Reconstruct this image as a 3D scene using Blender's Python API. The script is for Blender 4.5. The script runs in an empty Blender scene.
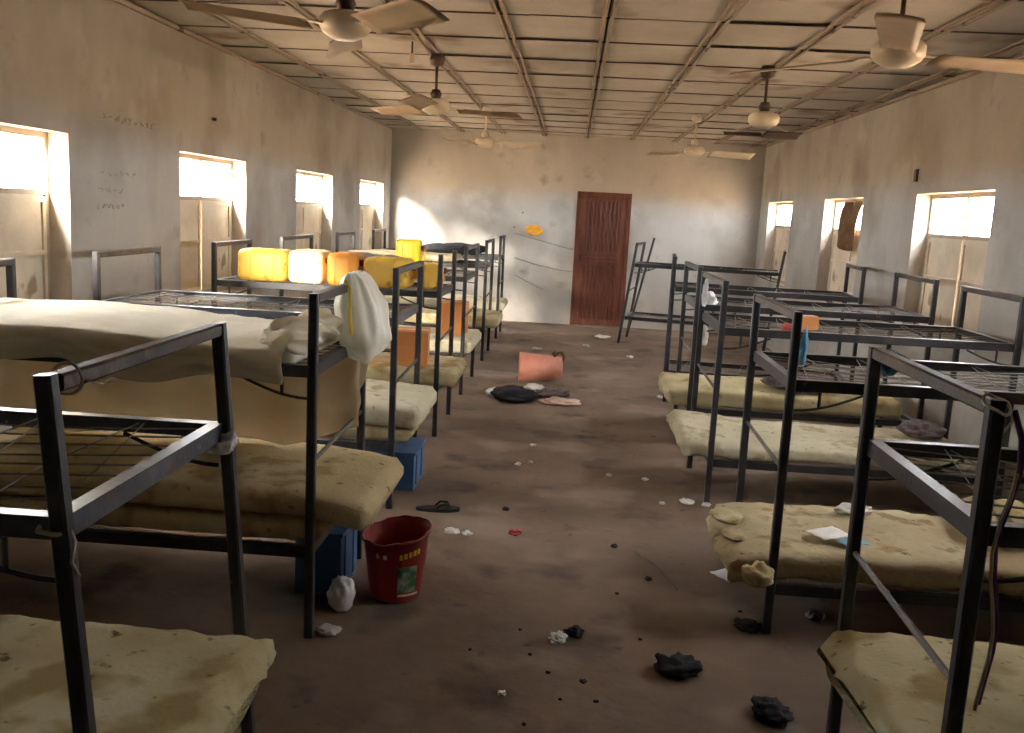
import bpy, bmesh, math, random
from mathutils import Vector, Matrix, noise
random.seed(11)
sc = bpy.context.scene
C = sc.collection

# ---------------------------------------------------------------- camera
FOC, YAW, PITCH, ROLL, CAMH = 935.7, -0.057, 0.165, 0.051, 1.70
fwd = Vector((math.sin(YAW)*math.cos(PITCH), math.cos(YAW)*math.cos(PITCH), -math.sin(PITCH)))
rt = Vector((math.cos(YAW), -math.sin(YAW), 0)); up = rt.cross(fwd)
r2 = rt*math.cos(ROLL) + up*math.sin(ROLL); u2 = up*math.cos(ROLL) - rt*math.sin(ROLL)
cd = bpy.data.cameras.new('camera'); cam = bpy.data.objects.new('camera', cd); C.objects.link(cam)
cd.sensor_width = 36; cd.lens = 36*FOC/1024; cd.clip_start = .05
m = Matrix((r2, u2, -fwd)).transposed().to_4x4(); m.translation = (0, 0, CAMH)
cam.matrix_world = m
sc.camera = cam
# ---------------------------------------------------------------- sky, sun, exposure
w = bpy.data.worlds.new('sky'); sc.world = w; w.use_nodes = True
bg = w.node_tree.nodes['Background']
bg.inputs[0].default_value = (.96, .98, 1.0, 1); bg.inputs[1].default_value = 8.6
sd = bpy.data.lights.new('sun', 'SUN'); sd.energy = 50; sd.angle = math.radians(28); sd.color = (1, .9, .75)
so = bpy.data.objects.new('sun', sd); C.objects.link(so)
so.rotation_euler = (math.radians(71), 0, math.radians(-14))   # low hazy sun from behind the viewer, along the building
vs = sc.view_settings
vs.view_transform = 'Standard'; vs.look = 'None'; vs.gamma = 1; vs.use_curve_mapping = False
vs.exposure = 2.72
sc.cycles.max_bounces = 10; sc.cycles.diffuse_bounces = 8
sc.cycles.use_denoising = True

# ---------------------------------------------------------------- materials
def nt(name):
    mt = bpy.data.materials.new(name); mt.use_nodes = True
    return mt, mt.node_tree.nodes, mt.node_tree.links, mt.node_tree.nodes['Principled BSDF']
def surf(name, cols, scale=3, detail=6, rough=.85, bump=.15, bscale=40, metal=0, spec=.3, stretch=(1,1,1),
         spots=None, soft=.05, object_space=True, pos=(.3,.7), bdist=.01):
    """noise-mixed procedural surface; cols = two or three colours; spots = (colour, scale, size) of little marks"""
    mt, n, l, p = nt(name)
    tc = n.new('ShaderNodeTexCoord'); mp = n.new('ShaderNodeMapping'); mp.inputs['Scale'].default_value = stretch
    l.new(tc.outputs['Object'], mp.inputs[0])
    nz = n.new('ShaderNodeTexNoise'); nz.inputs['Scale'].default_value = scale; nz.inputs['Detail'].default_value = detail
    nz.inputs['Roughness'].default_value = .6
    l.new(mp.outputs[0], nz.inputs['Vector'])
    rp = n.new('ShaderNodeValToRGB'); e = rp.color_ramp.elements
    e[0].position, e[1].position = pos
    e[0].color = (*cols[0], 1); e[1].color = (*cols[-1], 1)
    if len(cols) == 3:
        k = e.new((pos[0]+pos[1])/2); k.color = (*cols[1], 1)
    l.new(nz.outputs['Fac'], rp.inputs[0]); out = rp.outputs[0]
    if spots:
        for (sc_, ss, sz) in spots:
            v = n.new('ShaderNodeTexNoise'); v.inputs['Scale'].default_value = ss; v.inputs['Detail'].default_value = 3
            l.new(tc.outputs['Object'], v.inputs['Vector'])
            r = n.new('ShaderNodeValToRGB'); r.color_ramp.elements[0].position = sz; r.color_ramp.elements[1].position = min(1, sz+soft)
            l.new(v.outputs['Fac'], r.inputs[0])
            mx = n.new('ShaderNodeMixRGB'); mx.inputs[2].default_value = (*sc_, 1)
            l.new(r.outputs[0], mx.inputs[0]); l.new(out, mx.inputs[1]); out = mx.outputs[0]
    l.new(out, p.inputs['Base Color'])
    p.inputs['Roughness'].default_value = rough; p.inputs['Metallic'].default_value = metal
    p.inputs['Specular IOR Level'].default_value = spec
    if bump:
        b = n.new('ShaderNodeTexNoise'); b.inputs['Scale'].default_value = bscale; b.inputs['Detail'].default_value = 5
        l.new(tc.outputs['Object'], b.inputs['Vector'])
        bm_ = n.new('ShaderNodeBump'); bm_.inputs['Strength'].default_value = bump; bm_.inputs['Distance'].default_value = bdist
        l.new(b.outputs['Fac'], bm_.inputs['Height']); l.new(bm_.outputs[0], p.inputs['Normal'])
    return mt
def plain(name, col, rough=.6, spec=.4, metal=0, var=.12, scale=8):
    a = tuple(max(0, c*(1-var)) for c in col); b = tuple(min(1, c*(1+var)) for c in col)
    return surf(name, (a, b), scale=scale, rough=rough, bump=.05, spec=spec, metal=metal)

M = {}
M['plaster'] = surf('grey_cement_plaster', ((.35,.322,.28), (.43,.405,.365), (.50,.48,.445)), scale=.7, detail=10, rough=.92,
                    bump=.3, bscale=7, bdist=.02, spec=.15, spots=[((.32,.285,.24), 1.15, .5), ((.54,.52,.49), 1.7, .6), ((.27,.235,.2), 3.4, .64)], soft=.2, stretch=(1,1,.55))
M['floor'] = surf('dusty_brown_concrete', ((.125,.088,.064), (.185,.132,.096), (.25,.182,.134)), scale=.8, detail=10, rough=.8, bump=.3, bscale=14,
                  bdist=.012, spec=.25, spots=[((.05,.04,.032), 9, .66), ((.09,.068,.054), 2.2, .56), ((.28,.215,.165), 1.4, .54)], soft=.14, pos=(.32,.68))
M['ceil'] = surf('stained_ceiling_board', ((.39,.35,.305), (.49,.455,.41)), scale=2.0, rough=.9, bump=.08, bscale=6,
                 spots=[((.24,.18,.135), 1.6, .58)], soft=.12)
M['batten'] = surf('ceiling_batten_wood', ((.26,.2,.15), (.4,.34,.28)), scale=5, rough=.85, stretch=(1,.2,1), spots=[((.12,.08,.06), 4, .63)])
M['void'] = plain('dark_roof_board', (.06,.045,.035), .95)
M['steel'] = surf('worn_black_paint_steel', ((.014,.014,.017), (.028,.027,.03), (.06,.05,.045)), scale=7, rough=.38, bump=.1, bscale=60, spec=.5, pos=(.3,.75),
                  spots=[((.10,.055,.035), 11, .68), ((.16,.15,.15), 23, .72)])
M['steel_b'] = surf('blueish_worn_steel', ((.04,.047,.065), (.075,.082,.10), (.16,.16,.17)), scale=7, rough=.32, bump=.1, bscale=60, spec=.55, pos=(.3,.75),
                  spots=[((.11,.07,.05), 11, .66), ((.25,.25,.26), 23, .7)])
M['steel_r'] = surf('brownish_rusty_steel', ((.03,.022,.018), (.06,.042,.033), (.11,.075,.055)), scale=7, rough=.5, bump=.15, bscale=60, spec=.4, pos=(.3,.75),
                  spots=[((.14,.08,.05), 11, .62)])
M['wire'] = plain('spring_wire', (.22,.2,.185), .5, metal=.3)
def foam(name, a, b, c, seed=0):
    return surf(name, (a, b, c), scale=2.6+seed*.3, detail=8, rough=.95, bump=.5, bscale=55, bdist=.006, spec=.1,
                spots=[((a[0]*.86,a[1]*.8,a[2]*.7), 4+seed, .56), ((a[0]*.35,a[1]*.3,a[2]*.25), 20, .64)], soft=.1)
M['foam_y'] = foam('yellow_mattress_foam', (.40,.33,.18), (.50,.43,.25), (.58,.52,.34))
M['foam_t'] = foam('tan_mattress_foam', (.42,.33,.18), (.51,.41,.235), (.56,.47,.29), 1)
M['foam_p'] = foam('pale_mattress_foam', (.44,.40,.27), (.53,.49,.35), (.6,.56,.43), 2)
M['foam_d'] = foam('soiled_mattress_foam', (.34,.27,.16), (.44,.36,.22), (.52,.45,.3), 3)
M['sheet'] = surf('cream_cotton_sheet', ((.66,.6,.46), (.78,.73,.6), (.83,.79,.69)), scale=1.3, rough=.95, bump=.1, bscale=120, spec=.1,
                  spots=[((.5,.33,.15), 1.1, .68)])
M['net'] = surf('beige_hanging_cloth', ((.52,.43,.32), (.62,.53,.41), (.68,.61,.5)), scale=1.6, rough=.95, bump=.1, bscale=140, spec=.1,
                spots=[((.45,.25,.11), 1.5, .7)])
mt, n, l, p = nt('thin_white_plastic'); M['bag'] = mt
p.inputs['Base Color'].default_value = (.86,.85,.8,1); p.inputs['Roughness'].default_value = .35
tr = n.new('ShaderNodeBsdfTranslucent'); tr.inputs[0].default_value = (.85,.84,.75,1); ms = n.new('ShaderNodeMixShader'); ms.inputs[0].default_value = .35
l.new(p.outputs[0], ms.inputs[1]); l.new(tr.outputs[0], ms.inputs[2]); l.new(ms.outputs[0], n['Material Output'].inputs[0])
nz = n.new('ShaderNodeTexNoise'); nz.inputs['Scale'].default_value = 12; rp = n.new('ShaderNodeValToRGB')
rp.color_ramp.elements[0].color = (.78,.76,.66,1); rp.color_ramp.elements[1].color = (.9,.89,.86,1)
l.new(nz.outputs[0], rp.inputs[0]); l.new(rp.outputs[0], p.inputs['Base Color'])
M['door'] = surf('red_brown_door_paint', ((.085,.026,.014), (.135,.043,.023), (.19,.068,.036)), scale=4, rough=.5, bump=.1, stretch=(3,3,.4), spec=.35)
M['shutter'] = surf('cream_shutter_sheet', ((.5,.42,.3), (.62,.53,.4), (.7,.61,.47)), scale=2.2, rough=.6, bump=.1, spots=[((.33,.23,.13), 3, .66)])
def translucent(mat, col, fac):
    n, l = mat.node_tree.nodes, mat.node_tree.links; p = n['Principled BSDF']
    t = n.new('ShaderNodeBsdfTranslucent'); t.inputs[0].default_value = (*col, 1)
    ms = n.new('ShaderNodeMixShader'); ms.inputs[0].default_value = fac
    l.new(p.outputs[0], ms.inputs[1]); l.new(t.outputs[0], ms.inputs[2]); l.new(ms.outputs[0], n['Material Output'].inputs[0])
translucent(M['net'], (.85,.74,.56), .5); translucent(M['sheet'], (.8,.72,.55), .2)
M['winframe'] = surf('beige_window_steel', ((.34,.27,.19), (.45,.37,.27)), scale=5, rough=.6)
M['fan_white'] = surf('yellowed_fan_enamel', ((.55,.47,.36), (.68,.61,.5)), scale=5, rough=.35, bump=.03, spec=.5)
M['fan_blade'] = surf('dusty_fan_blade', ((.3,.22,.14), (.44,.34,.24)), scale=4, rough=.5, bump=.05)
M['fan_dark'] = plain('dark_fan_blade', (.05,.035,.025), .6)
M['fan_rod'] = plain('dark_fan_rod', (.07,.04,.025), .5)
M['yellow'] = surf('yellow_jerrycan_plastic', ((.68,.40,.05), (.78,.52,.09)), scale=4, rough=.45, bump=.05, spots=[((.33,.15,.035), 5, .62)])
M['byellow'] = plain('bright_yellow_plastic', (.85,.62,.02), .4)
M['wyellow'] = surf('pale_yellow_plastic', ((.8,.62,.2), (.85,.78,.55)), scale=5, rough=.5, bump=.05, pos=(.42,.55), spots=[((.45,.22,.04), 8, .66)])
M['orange'] = surf('orange_jerrycan_plastic', ((.62,.24,.035), (.72,.33,.06)), scale=3, rough=.5, bump=.05, spots=[((.35,.12,.03), 5, .68)])
M['carton'] = surf('orange_cardboard', ((.55,.2,.06), (.66,.3,.1)), scale=3, rough=.85, bump=.05)
M['rim'] = plain('dark_red_plastic_rim', (.22,.045,.035), .45)
M['red'] = surf('dark_red_bucket_plastic', ((.20,.02,.015), (.30,.035,.025)), scale=5, rough=.4, bump=.03, spots=[((.1,.05,.04), 7, .66)])
M['pink'] = surf('faded_pink_plastic', ((.55,.2,.14), (.68,.32,.24)), scale=4, rough=.6, bump=.05)
M['blue'] = plain('blue_plastic', (.05,.13,.28), .5)
M['white_p'] = surf('white_paper', ((.68,.66,.62), (.8,.79,.77)), scale=14, rough=.9, bump=.1)
M['white_c'] = surf('grubby_white_cloth', ((.5,.48,.45), (.75,.74,.72)), scale=9, rough=.95, bump=.3, bscale=40)
M['black_c'] = surf('black_cloth', ((.012,.012,.016), (.03,.03,.036)), scale=9, rough=.95, bump=.4, bscale=40)
M['grey_c'] = surf('grey_printed_cloth', ((.07,.055,.06), (.22,.18,.18)), scale=26, rough=.95, bump=.3, bscale=40)
M['pink_c'] = surf('pale_pink_cloth', ((.55,.35,.27), (.72,.6,.52)), scale=10, rough=.95, bump=.3, bscale=40)
M['rubber'] = plain('black_rubber', (.015,.013,.013), .7)
M['redc'] = plain('red_plastic_scrap', (.55,.1,.09), .6)
M['green'] = plain('green_plastic', (.03,.28,.10), .5)
M['blue_c'] = plain('light_blue_rag', (.15,.38,.55), .9)
M['purple'] = plain('purple_cord', (.13,.05,.17), .8)
M['brown_c'] = surf('brown_woven_cloth', ((.10,.055,.025), (.2,.115,.055)), scale=14, rough=.95, bump=.3)
M['string'] = plain('pale_twine', (.5,.43,.33), .9)
M['orange_c'] = plain('orange_bag_plastic', (.85,.40,.04), .5)
M['pencil'] = plain('charcoal_scribble', (.29,.265,.235), .95)
M['lab_y'] = plain('yellow_print', (.75,.5,.08), .5)
M['lab_g'] = surf('green_white_print', ((.05,.14,.06), (.3,.36,.3)), scale=18, rough=.5, bump=0, pos=(.45,.6))
M['lab_w'] = plain('white_print', (.6,.5,.45), .5)
M['sand'] = surf('sunlit_sandy_ground', ((.40,.27,.16), (.52,.36,.22)), scale=.7, rough=.95, bump=.2)

# ---------------------------------------------------------------- mesh helpers
class MB:
    def __init__(s): s.v = []; s.f = []
    def add(s, vs_, fs):
        o = len(s.v); s.v += [tuple(x) for x in vs_]; s.f += [tuple(i+o for i in f) for f in fs]; return s
    def box(s, x0, x1, y0, y1, z0, z1):
        return s.add([(x0,y0,z0),(x1,y0,z0),(x1,y1,z0),(x0,y1,z0),(x0,y0,z1),(x1,y0,z1),(x1,y1,z1),(x0,y1,z1)],
                     [(0,3,2,1),(4,5,6,7),(0,1,5,4),(1,2,6,5),(2,3,7,6),(3,0,4,7)])
    def beam(s, a, b, wd, ht, ref=(0,0,1), ch=.15):
        """bar from a to b with chamfered rectangular section (wd across, ht along ref)"""
        a, b = Vector(a), Vector(b); d = (b-a).normalized(); ref = Vector(ref)
        if abs(d.dot(ref)) > .95: ref = Vector((0,1,0))
        x = d.cross(ref).normalized(); y = x.cross(d).normalized(); c = min(wd, ht)*ch
        q = [(-wd/2+c,-ht/2),(wd/2-c,-ht/2),(wd/2,-ht/2+c),(wd/2,ht/2-c),(wd/2-c,ht/2),(-wd/2+c,ht/2),(-wd/2,ht/2-c),(-wd/2,-ht/2+c)]
        vs_ = [a+x*u+y*v for u, v in q]+[b+x*u+y*v for u, v in q]
        return s.add(vs_, [(i,(i+1)%8,8+(i+1)%8,8+i) for i in range(8)]+[tuple(range(7,-1,-1)), tuple(range(8,16))])
    def angle(s, a, b, ht, lip, th, inward):
        """angle iron: upright leaf of height ht below the a-b line, flat leaf of width lip pointing inward at the top"""
        a, b = Vector(a), Vector(b); inw = Vector(inward)
        prof = [(0,0),(0,-ht),(th,-ht),(th,-th),(lip,-th),(lip,0)]
        vs_ = [e+inw*u+Vector((0,0,v)) for e in (a,b) for u, v in prof]
        return s.add(vs_, [(i,(i+1)%6,6+(i+1)%6,6+i) for i in range(6)]+[(5,4,3,2,1,0),(6,7,8,9,10,11)])
    def tube(s, pts, r, n=6, cap=True, close=False):
        pts = [Vector(p_) for p_ in pts]; rings = []; k = len(pts)
        rr = r if isinstance(r, (list,tuple)) else [r]*k
        prev = None
        for i in range(k):
            d = (pts[(i+1)%k]-pts[i-1]) if close else (pts[min(i+1,k-1)]-pts[max(i-1,0)])
            d.normalize()
            rf = prev if prev is not None else (Vector((0,0,1)) if abs(d.z) < .9 else Vector((1,0,0)))
            y = (rf-d*rf.dot(d)).normalized(); x = d.cross(y); prev = y
            rings.append([pts[i]+(x*math.cos(2*math.pi*j/n)+y*math.sin(2*math.pi*j/n))*rr[i] for j in range(n)])
        vs_ = [q for R_ in rings for q in R_]; fs = []
        for i in range(k if close else k-1):
            for j in range(n):
                a_, b_ = i*n+j, i*n+(j+1)%n; c_, d_ = ((i+1)%k)*n+(j+1)%n, ((i+1)%k)*n+j
                fs.append((a_,d_,c_,b_))
        if cap and not close: fs += [tuple(range(n)), tuple(range((k-1)*n+n-1, (k-1)*n-1, -1))]
        return s.add(vs_, fs)
    def lathe(s, prof, n=24, c=(0,0,0), closed=False):
        c = Vector(c); vs_ = []; fs = []
        for r, z in prof:
            for j in range(n): vs_.append(c+Vector((r*math.cos(2*math.pi*j/n), r*math.sin(2*math.pi*j/n), z)))
        for i in range(len(prof)-1):
            for j in range(n): fs.append((i*n+j, i*n+(j+1)%n, (i+1)*n+(j+1)%n, (i+1)*n+j))
        if prof[0][0] > 1e-5: fs.append(tuple(range(n-1,-1,-1)))
        if prof[-1][0] > 1e-5: fs.append(tuple(range((len(prof)-1)*n, len(prof)*n)))
        return s.add(vs_, fs)
    def grid(s, fn, nu, nv):
        vs_ = [fn(i/nu, j/nv) for i in range(nu+1) for j in range(nv+1)]
        return s.add(vs_, [(i*(nv+1)+j, (i+1)*(nv+1)+j, (i+1)*(nv+1)+j+1, i*(nv+1)+j+1) for i in range(nu) for j in range(nv)])
    def xf(s, mtx):
        s.v = [tuple(mtx @ Vector(q)) for q in s.v]; return s
    def mesh(s, name, mat, smooth=False):
        me = bpy.data.meshes.new(name); me.from_pydata(s.v, [], s.f); me.update()
        bm = bmesh.new(); bm.from_mesh(me); bmesh.ops.recalc_face_normals(bm, faces=bm.faces); bm.to_mesh(me); bm.free()
        if smooth: me.polygons.foreach_set('use_smooth', [True]*len(me.polygons))
        me.materials.append(M[mat] if isinstance(mat, str) else mat); return me
    def build(s, name, mat, parent=None, smooth=False, thick=0):
        o = bpy.data.objects.new(name, s.mesh(name, mat, smooth)); C.objects.link(o)
        if parent: o.parent = parent
        if thick:
            md = o.modifiers.new('thickness', 'SOLIDIFY'); md.thickness = thick; md.offset = 0
        return o
def tag(o, label, cat, group=None):
    o['label'] = label; o['category'] = cat
    if group: o['group'] = group
    return o
def struct(o, label=None, cat=None):
    o['kind'] = 'structure'
    if label: o['label'] = label
    if cat: o['category'] = cat
    return o
def empty(name, loc=(0,0,0), rz=0):
    o = bpy.data.objects.new(name, None); C.objects.link(o); o.location = loc; o.rotation_euler = (0,0,rz)
    o.empty_display_size = .1; return o
def linked(name, me, parent, loc=(0,0,0)):
    o = bpy.data.objects.new(name, me); C.objects.link(o); o.parent = parent; o.location = loc; return o
def nz3(x, y, z, s=1): return noise.noise(Vector((x*s, y*s, z*s)))

# ---------------------------------------------------------------- room shell
XL, XR, YB, YF, H = -2.836, 2.794, 14.49, -1.6, 2.852
TH = .2
ZS, ZT = .90, 2.0                   # window sill and lintel
WL = [(3.8,5.18), (6.68,8.05), (9.55,10.99), (12.44,13.94)]
WR = [(3.7,5.1), (6.55,8.0), (9.44,10.85), (12.44,13.9)]
f = struct(MB().box(XL-TH, XR+TH, YF-TH, YB+TH, -.15, 0).build('floor', 'floor'), 'dusty brown concrete floor littered with scraps', 'floor')
def side_wall(name, x0, x1, wins, lab):
    b = MB(); y = YF-TH; top = H+.12
    for a, c in wins:
        b.box(x0, x1, y, a, 0, top); b.box(x0, x1, a, c, 0, ZS); b.box(x0, x1, a, c, ZT, top); y = c
    b.box(x0, x1, y, YB+TH, 0, top)
    return struct(b.build(name, 'plaster'), lab, 'wall')
wall_left = side_wall('wall_left', XL-TH, XL, WL, 'stained grey plaster wall with a row of windows, left')
wall_right = side_wall('wall_right', XR, XR+TH, WR, 'stained grey plaster wall with a row of windows, right')
DX0, DX1, DZ = .035, .86, 2.04
wall_back = struct(MB().box(XL, DX0, YB, YB+TH, 0, H+.12).box(DX1, XR, YB, YB+TH, 0, H+.12).box(DX0, DX1, YB, YB+TH, DZ, H+.12).build('wall_back', 'plaster'),
                   'grey plaster end wall around the brown door', 'wall')
wall_front = struct(MB().box(XL, XR, YF-TH, YF, 0, H+.12).build('wall_front', 'plaster'), 'grey plaster wall behind the viewer', 'wall')
roof = struct(MB().box(XL-TH-.05, XR+TH+.05, YF-TH-.05, YB+TH+.05, H+.12, H+.22).build('roof_light_block', 'void'), 'dark unseen roof slab added to block light above the ceiling boards', 'roof')  # unseen slab, added so no light leaks between the ceiling boards
ground = struct(MB().box(-60, XL-TH-.001, -60, 70, -.6, -.3).box(XR+TH+.001, 60, -60, 70, -.6, -.3).build('ground_outside', 'sand'), 'sandy ground outside the windows', 'ground')

# ceiling: boards laid between battens
ceiling = struct(MB().box(XL, XR, YF, YB, H+.03, H+.12).build('ceiling', 'void'), 'low ceiling of warped cream boards and battens', 'ceiling')
colx = [XL, -2.38, -1.755, -1.13, -.5, .134, .80, 1.44, 2.05, 2.62, XR]
rowy = [YF]; y = 5.81-.81*9
while y < YB-.3: rowy.append(y); y += .81
rowy.append(YB)
for i in range(len(colx)-1):
    for j in range(len(rowy)-1):
        if rowy[j+1] < YF+.1: continue
        x0, x1, y0, y1 = colx[i]+.006, colx[i+1]-.006, max(rowy[j], YF)+.006, rowy[j+1]-.006
        sag = random.uniform(.002, .022); tl = random.uniform(-.008, .008)
        b = MB()
        def fn(u, v, z=0): return (x0+(x1-x0)*u, y0+(y1-y0)*v, H+.004+tl*(v-.5)*2-sag*(1-(2*u-1)**2)*(1-(2*v-1)**2)+random.uniform(-.001,.001))
        b.grid(fn, 4, 4); b.add([(x0,y0,H+.029),(x1,y0,H+.029),(x1,y1,H+.029),(x0,y1,H+.029)], [(0,1,2,3)])
        b.build('ceiling_board', 'ceil', ceiling, smooth=False)
for x in colx[1:-1]:
    for s in (-1, 1):
        pts = []
        b = MB()
        yy = YF
        while yy < YB-.01:
            y1 = min(yy+2.43, YB); j0 = random.uniform(-.006,.006)
            b.beam((x+s*.024+j0, yy+.004, H-.010), (x+s*.024+random.uniform(-.006,.006), y1-.004, H-.010-random.uniform(0,.008)), .021, .016)
            yy = y1
        b.build('batten', 'batten', ceiling)
for yv in rowy[1:-1]:
    b = MB(); k = 9
    for q in range(k):
        xa, xb = XL+(XR-XL)*q/k, XL+(XR-XL)*(q+1)/k
        b.beam((xa, yv+random.uniform(-.012,.012), H-.003), (xb, yv+random.uniform(-.012,.012), H-.003), .016, .008)
    b.build('joint_strip', 'fan_rod', ceiling)
struct(MB().beam((XL+.015, YF, H-.02), (XL+.015, YB, H-.02), .03, .03).build('trim_1', 'batten'), 'pale wooden batten along the left ceiling edge', 'trim')
struct(MB().beam((XR-.015, YF, H-.02), (XR-.015, YB, H-.02), .03, .03).build('trim_2', 'batten'), 'pale wooden batten along the right ceiling edge', 'trim')

# windows: steel frame set deep, open strip above, sheet shutter leaves below
def window(nm, lab, side, a, c, gap=.015, tilt=0, drop=()):
    s = -1 if side == 'L' else 1
    xi = XL if s < 0 else XR
    root = struct(empty(nm, (xi+s*.14, (a+c)/2, ZS)), lab, 'window')
    hw, hh = (c-a)/2, ZT-ZS; t = .035
    fr = MB()
    fr.box(-.02,.02,-hw,-hw+t,0,hh).box(-.02,.02,hw-t,hw,0,hh).box(-.02,.02,-hw+t,hw-t,0,t).box(-.02,.02,-hw+t,hw-t,hh-t,hh)
    fr.build('frame', 'winframe', root)
    zs = 1.685-ZS
    MB().box(-.018,.018,-.015,.015,zs,hh-t).build('mullion', 'winframe', root)
    MB().box(-.018,.018,-hw+t,hw-t,zs-.03,zs).build('transom', 'winframe', root)
    for k, (y0, y1) in enumerate(((-hw+t, -gap/2), (gap/2, hw-t))):
        lf = MB().box(-.008,.008,y0,y1,t,zs-.03)
        o = lf.build('shutter_leaf', 'shutter', root)
        e = MB()
        xin = -s*.008
        zz = (t+.01, zs-.04); xa, xb = sorted((xin, xin-s*.012))
        for (p0,p1,q0,q1) in ((y0,y0+.03,zz[0],zz[1]), (y1-.03,y1,zz[0],zz[1]), (y0+.03,y1-.03,zz[0],zz[0]+.03), (y0+.03,y1-.03,zz[1]-.03,zz[1]), (y0+.03,y1-.03,.42,.45)):
            e.box(xa,xb,p0,p1,q0,q1)
        e.build('stiffener', 'shutter', o)
    return root
desc = ['nearest the camera, cut by the picture edge', 'second in view', 'third in view', 'farthest, by the end wall']
for i, (a, c) in enumerate(WL): window(f'window_{i+1}', f'left wall window with cream shutters, {desc[i]}', 'L', a, c, .008 if i != 1 else .012)
for i, (a, c) in enumerate(WR): window(f'window_{i+5}', f'right wall window with cream shutters, {["beside the viewer, out of view","large one nearest in view","with brown cloth hanging in it","farthest, by the end wall"][i]}', 'R', a, c, .010)

# door
dr = struct(empty('door_1', ((DX0+DX1)/2, YB, 0)), 'red-brown wooden plank door in the end wall', 'door')
hw = (DX1-DX0)/2; t = .055
MB().box(-hw,-hw+t,-.015,.1,0,DZ).box(hw-t,hw,-.015,.1,0,DZ).box(-hw+t,hw-t,-.015,.1,DZ-t,DZ).build('door_frame', 'door', dr)
w0 = hw-t-.006
MB().box(-hw,hw,.065,.12,0,DZ).build('door_light_stop', 'door', dr)  # panel added behind the leaf to stop daylight leaking round its edges
lf = MB().box(-w0,w0,.03,.06,.012,DZ-t-.006).build('leaf', 'door', dr)
def dbox(nm, *a): MB().box(*a).build(nm, 'door', lf)
dbox('stile', -w0,-w0+.085,.008,.03,.012,DZ-t-.006); dbox('stile', w0-.085,w0,.008,.03,.012,DZ-t-.006)
xi0, xi1 = -w0+.085, w0-.085
for z0, z1 in ((.012,.10), (.93,1.0), (1.02,1.06), (1.08,1.15), (DZ-t-.08,DZ-t-.006)): dbox('rail', xi0,xi1,.008,.03,z0,z1)
npl = 8; wd = (xi1-xi0)/npl
pu = MB().beam((0,.02,1.15), (0,.02,DZ-t-.08), .036, .032, (0,1,0), ch=.34).mesh('plank', 'door'); pl = MB().beam((0,.02,.10), (0,.02,.93), .036, .032, (0,1,0), ch=.34).mesh('plank', 'door')
for k in range(npl):
    for me in (pu, pl): linked('plank', me, lf, (xi0+wd*(k+.5), 0, 0))
MB().box(-w0+.02,-w0+.05,-.02,.008,1.0,1.10).build('handle', 'steel', dr)

# scribbles and cracks that belong to the walls
def strokes(nm, parent, lines, plane, r, mat):
    b = MB()
    for pts in lines: b.tube([plane(*q) for q in pts], r, 4)
    o = b.build(nm, mat, parent); return o
def scribble(y0, z0, wd, n, hgt):
    out = []; y = y0
    for k in range(n):
        q = []
        for j in range(5): q.append((y+random.uniform(0, wd/n*.8), z0+random.uniform(-hgt/2, hgt/2)))
        out.append(q); y += wd/n
    return out
pl_ = lambda y, z: (XL+.001, y, z)
strokes('scribble', wall_left, scribble(5.55,2.13,.75,9,.045), pl_, .0028, 'pencil')
for zz, y0, n, wdt in ((1.80,5.52,6,.5), (1.70,5.5,4,.34), (1.60,5.48,6,.36)):
    strokes('scribble', wall_left, scribble(y0,zz,wdt,n,.035), pl_, .002, 'pencil')
pb_ = lambda x, z: (x, YB-.001, z)
strokes('crack', wall_back, [[(-.89,1.36),(-.5,1.27),(-.2,1.2),(.02,1.155)]], pb_, .008, 'pencil')
strokes('crack', wall_back, [[(-.87,.985),(-.55,.9),(-.3,.86),(.02,.82)]], pb_, .01, 'pencil')
strokes('crack', wall_back, [[(-.85,.72),(-.6,.6),(-.4,.52)]], pb_, .007, 'pencil')
def nail(parent, plane, *a): MB().tube([plane(*a), Vector(plane(*a))+Vector((.03 if parent is wall_left else (-.03 if parent is wall_right else 0), -.03 if parent is wall_back else 0, 0))], .012, 6).build('nail', 'fan_rod', parent)
nail(wall_left, pl_, 7.3, 2.28); nail(wall_back, pb_, -.9, 1.45); nail(wall_back, pb_, -.78, 1.68)
MB().box(XR-.02, XR, 8.02, 8.07, 2.1, 2.2).build('hook_plate', 'fan_rod', wall_right)

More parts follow.
